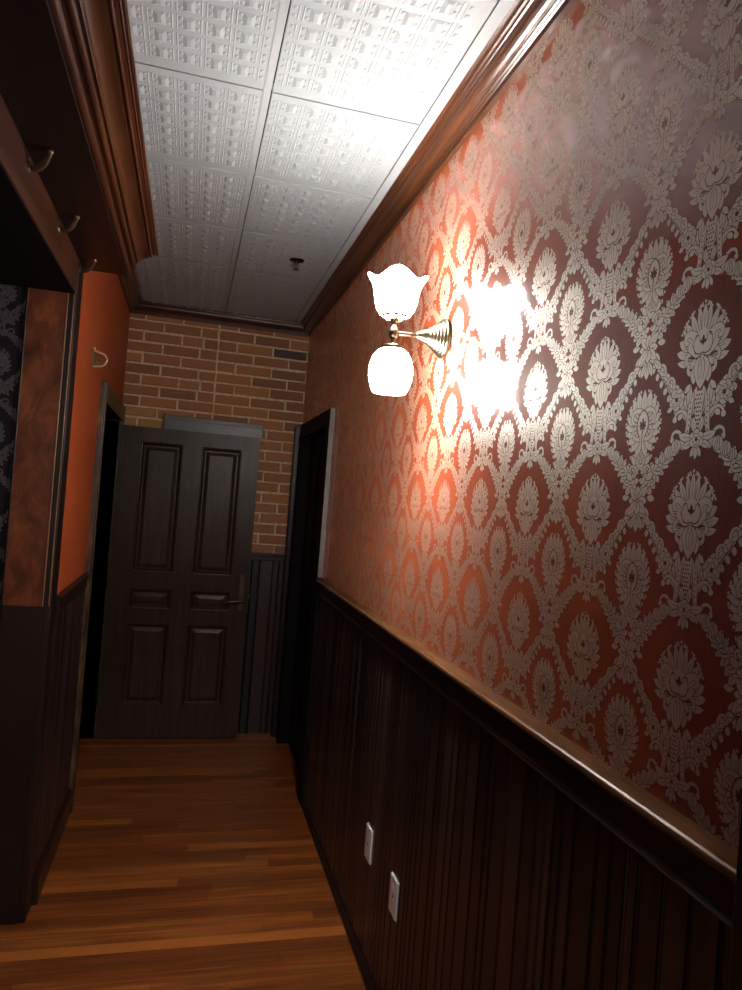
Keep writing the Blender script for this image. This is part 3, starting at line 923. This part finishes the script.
# ------------------------------------------------------------------ wall plates
def outlet(y, z, label):
    t = thing('wall_outlet', label, 'wall outlet', (XR - .006, y, z), 'white outlets on the right panelling')
    x = XR - .006
    mb = MB()
    mb.cushion((x + .0002, y - .037, z - .0585), (0, 1, 0), (0, 0, 1), (-1, 0, 0), .074, .117, .006, .003)
    mb.build('cover_plate', M['white_plastic'], t, bevel=.001)
    for s in (-1, 1):
        mb = MB()
        pts = [(y + .0168 * cos(radians(a)), max(-.0115, min(.0115, .0168 * sin(radians(a))))) for a in range(0, 360, 15)]
        c = z + s * .0195
        mb.face([(x - .0064, p, c + q) for p, q in pts])
        for i in range(len(pts)):
            a, b = pts[i], pts[(i + 1) % len(pts)]
            mb.face([(x - .0064, a[0], c + a[1]), (x - .0064, b[0], c + b[1]), (x - .0055, b[0], c + b[1]), (x - .0055, a[0], c + a[1])])
        r_ = mb.build('receptacle', M['white_plastic'], t)
        mb = MB()
        for d in (-.0063, .0063): mb.box(x - .0066, x - .0062, y + d - .0006, y + d + .0006, c - .001, c + .005)
        mb.build('slot', M['slot'], r_)
    mb = MB(); mb.lathe([(.0035, -.0058), (.0032, -.0072), (.0005, -.0075)], (x, y, z), 'X', 12)
    mb.build('screw', M['steel'], t)
outlet(2.080, .400, 'larger nearer white outlet plate low on dark panelling')
outlet(2.394, .410, 'smaller farther white outlet plate low on dark panelling')

# ------------------------------------------------------------------ sprinkler
sx, sy = .429, 3.47
sp = thing('fire_sprinkler', 'small dull metal sprinkler head hanging from the ceiling tiles', 'sprinkler', (sx, sy, DZ))
mb = MB(); mb.lathe([(.0005, DZ - .006), (.014, DZ - .010), (.024, DZ - .008), (.035, DZ - .004), (.037, DZ)], (sx, sy, 0), 'Z', 24)
mb.build('escutcheon', M['steel'], sp)
mb = MB()
mb.lathe([(.009, DZ - .006), (.009, DZ - .018), (.0005, DZ - .019)], (sx, sy, 0), 'Z', 14)
for s in (-1, 1):
    mb.tube([(sx + s * .007, sy, DZ - .016), (sx + s * .012, sy, DZ - .028), (sx + s * .008, sy, DZ - .04), (sx, sy, DZ - .046)], .0022, 8)
mb.build('frame', M['steel'], sp)
mb = MB(); mb.tube([(sx, sy, DZ - .019), (sx, sy, DZ - .044)], .0024, 8); mb.build('heat_bulb', M['hook'], sp)
mb = MB(); mb.lathe([(.0005, DZ - .046), (.015, DZ - .047), (.015, DZ - .0485), (.0005, DZ - .049)], (sx, sy, 0), 'Z', 20)
mb.build('deflector', M['steel'], sp)

# ------------------------------------------------------------------ hooks under the cornice
def hook(y, label):
    t = thing('coat_hook', label, 'hook', (XL, y, 2.375), 'curved hooks on the alcove header')
    mb = MB(); mb.lathe([(.0005, .006), (.010, .006), (.014, .003), (.015, 0)], (XL, y, 2.372), 'X', 16)
    mb.build('mounting_rose', M['hook'], t)
    mb = MB()
    pts = [(XL + .004, y, 2.372), (XL + .016, y - .004, 2.3695), (XL + .030, y - .014, 2.372), (XL + .043, y - .028, 2.380), (XL + .053, y - .042, 2.391), (XL + .058, y - .05, 2.399)]
    mb.tube(pts, [.0075, .0085, .009, .008, .0065, .005], 10)
    mb.build('hook_arm', M['hook'], t)
    mb = MB(); mb.lathe([(.0005, -.006), (.0055, -.004), (.007, 0), (.0055, .0035), (.0005, .005)], (XL + .0585, y - .051, 2.399), 'Z', 12)
    mb.build('tip', M['trim_line'], t)
hook(1.93, 'curved hook under the cornice, nearest the camera of three')
hook(2.36, 'curved hook under the cornice, middle one of three')
hook(2.78, 'curved hook under the cornice, beside the orange wall, farthest of three')

# ------------------------------------------------------------------ D shaped bracket on the orange wall
by, bz = 3.30, 2.14
br = thing('wall_bracket', 'small cream D shaped bracket with coiled wire on the orange wall', 'bracket', (XL, by, bz))
mb = MB(); mb.box(XL, XL + .006, by - .016, by + .016, bz - .036, bz + .040)
mb.build('mounting_plate', M['grey_green'], br, bevel=.002)
mb = MB()
pts = [(XL + .004, by, bz + .040), (XL + .010, by, bz + .034)] + [(XL + .026 + .034 * cos(radians(a)), by, bz - .002 + .030 * sin(radians(a))) for a in range(75, -80, -14)] + [(XL + .006, by, bz - .034)]
mb.tube(pts, .0042, 10); mb.tube([(XL + .004, by, bz + .050), (XL + .005, by, bz + .034)], .0045, 10)
mb.build('loop', M['cream'], br)
mb = MB()
pts = []
for i in range(28):
    a = i / 27 * 2.4 * pi; r = .016 - .010 * i / 27
    pts.append((XL + .022 + r * cos(a), by - .004 + .012 * i / 27, bz - .006 + r * sin(a)))
mb.tube(pts, .0034, 8)
mb.build('coil', M['grey_green'], br)

# ------------------------------------------------------------------ added fill light behind the camera, brightens the far wall and door
la = bpy.data.lights.new('fill_light', 'POINT'); la.energy = 26; la.shadow_soft_size = .14; la.color = (1, .95, .88)
lo_ = bpy.data.objects.new('fill_light', la); COL.objects.link(lo_); lo_.location = (.12, -1.9, 2.0)

# ------------------------------------------------------------------ world and camera
w = bpy.data.worlds.new('world'); sc.world = w; w.use_nodes = True
w.node_tree.nodes['Background'].inputs[0].default_value = (.5, .5, .5, 1)
w.node_tree.nodes['Background'].inputs[1].default_value = .02

cam = bpy.data.cameras.new('camera'); co = bpy.data.objects.new('camera', cam); COL.objects.link(co)
cam.sensor_fit = 'HORIZONTAL'; cam.sensor_width = 36; cam.lens = 36 * 706.28 / 742
cam.clip_start = .02
yaw, pitch, roll = .253163, .0124212, .0773006
f = Vector((sin(yaw) * cos(pitch), cos(yaw) * cos(pitch), sin(pitch)))
r0 = Vector((cos(yaw), -sin(yaw), 0)); u0 = r0.cross(f)
r = r0 * cos(roll) + u0 * sin(roll); u = -r0 * sin(roll) + u0 * cos(roll)
mat = Matrix.Identity(4)
for i in range(3):
    mat[i][0], mat[i][1], mat[i][2] = r[i], u[i], -f[i]
mat.translation = Vector((0, 0, 1.6))
co.matrix_world = mat
sc.camera = co

vs = sc.view_settings
vs.view_transform = 'Standard'; vs.look = 'None'; vs.gamma = 1; vs.use_curve_mapping = False
vs.exposure = 1.0
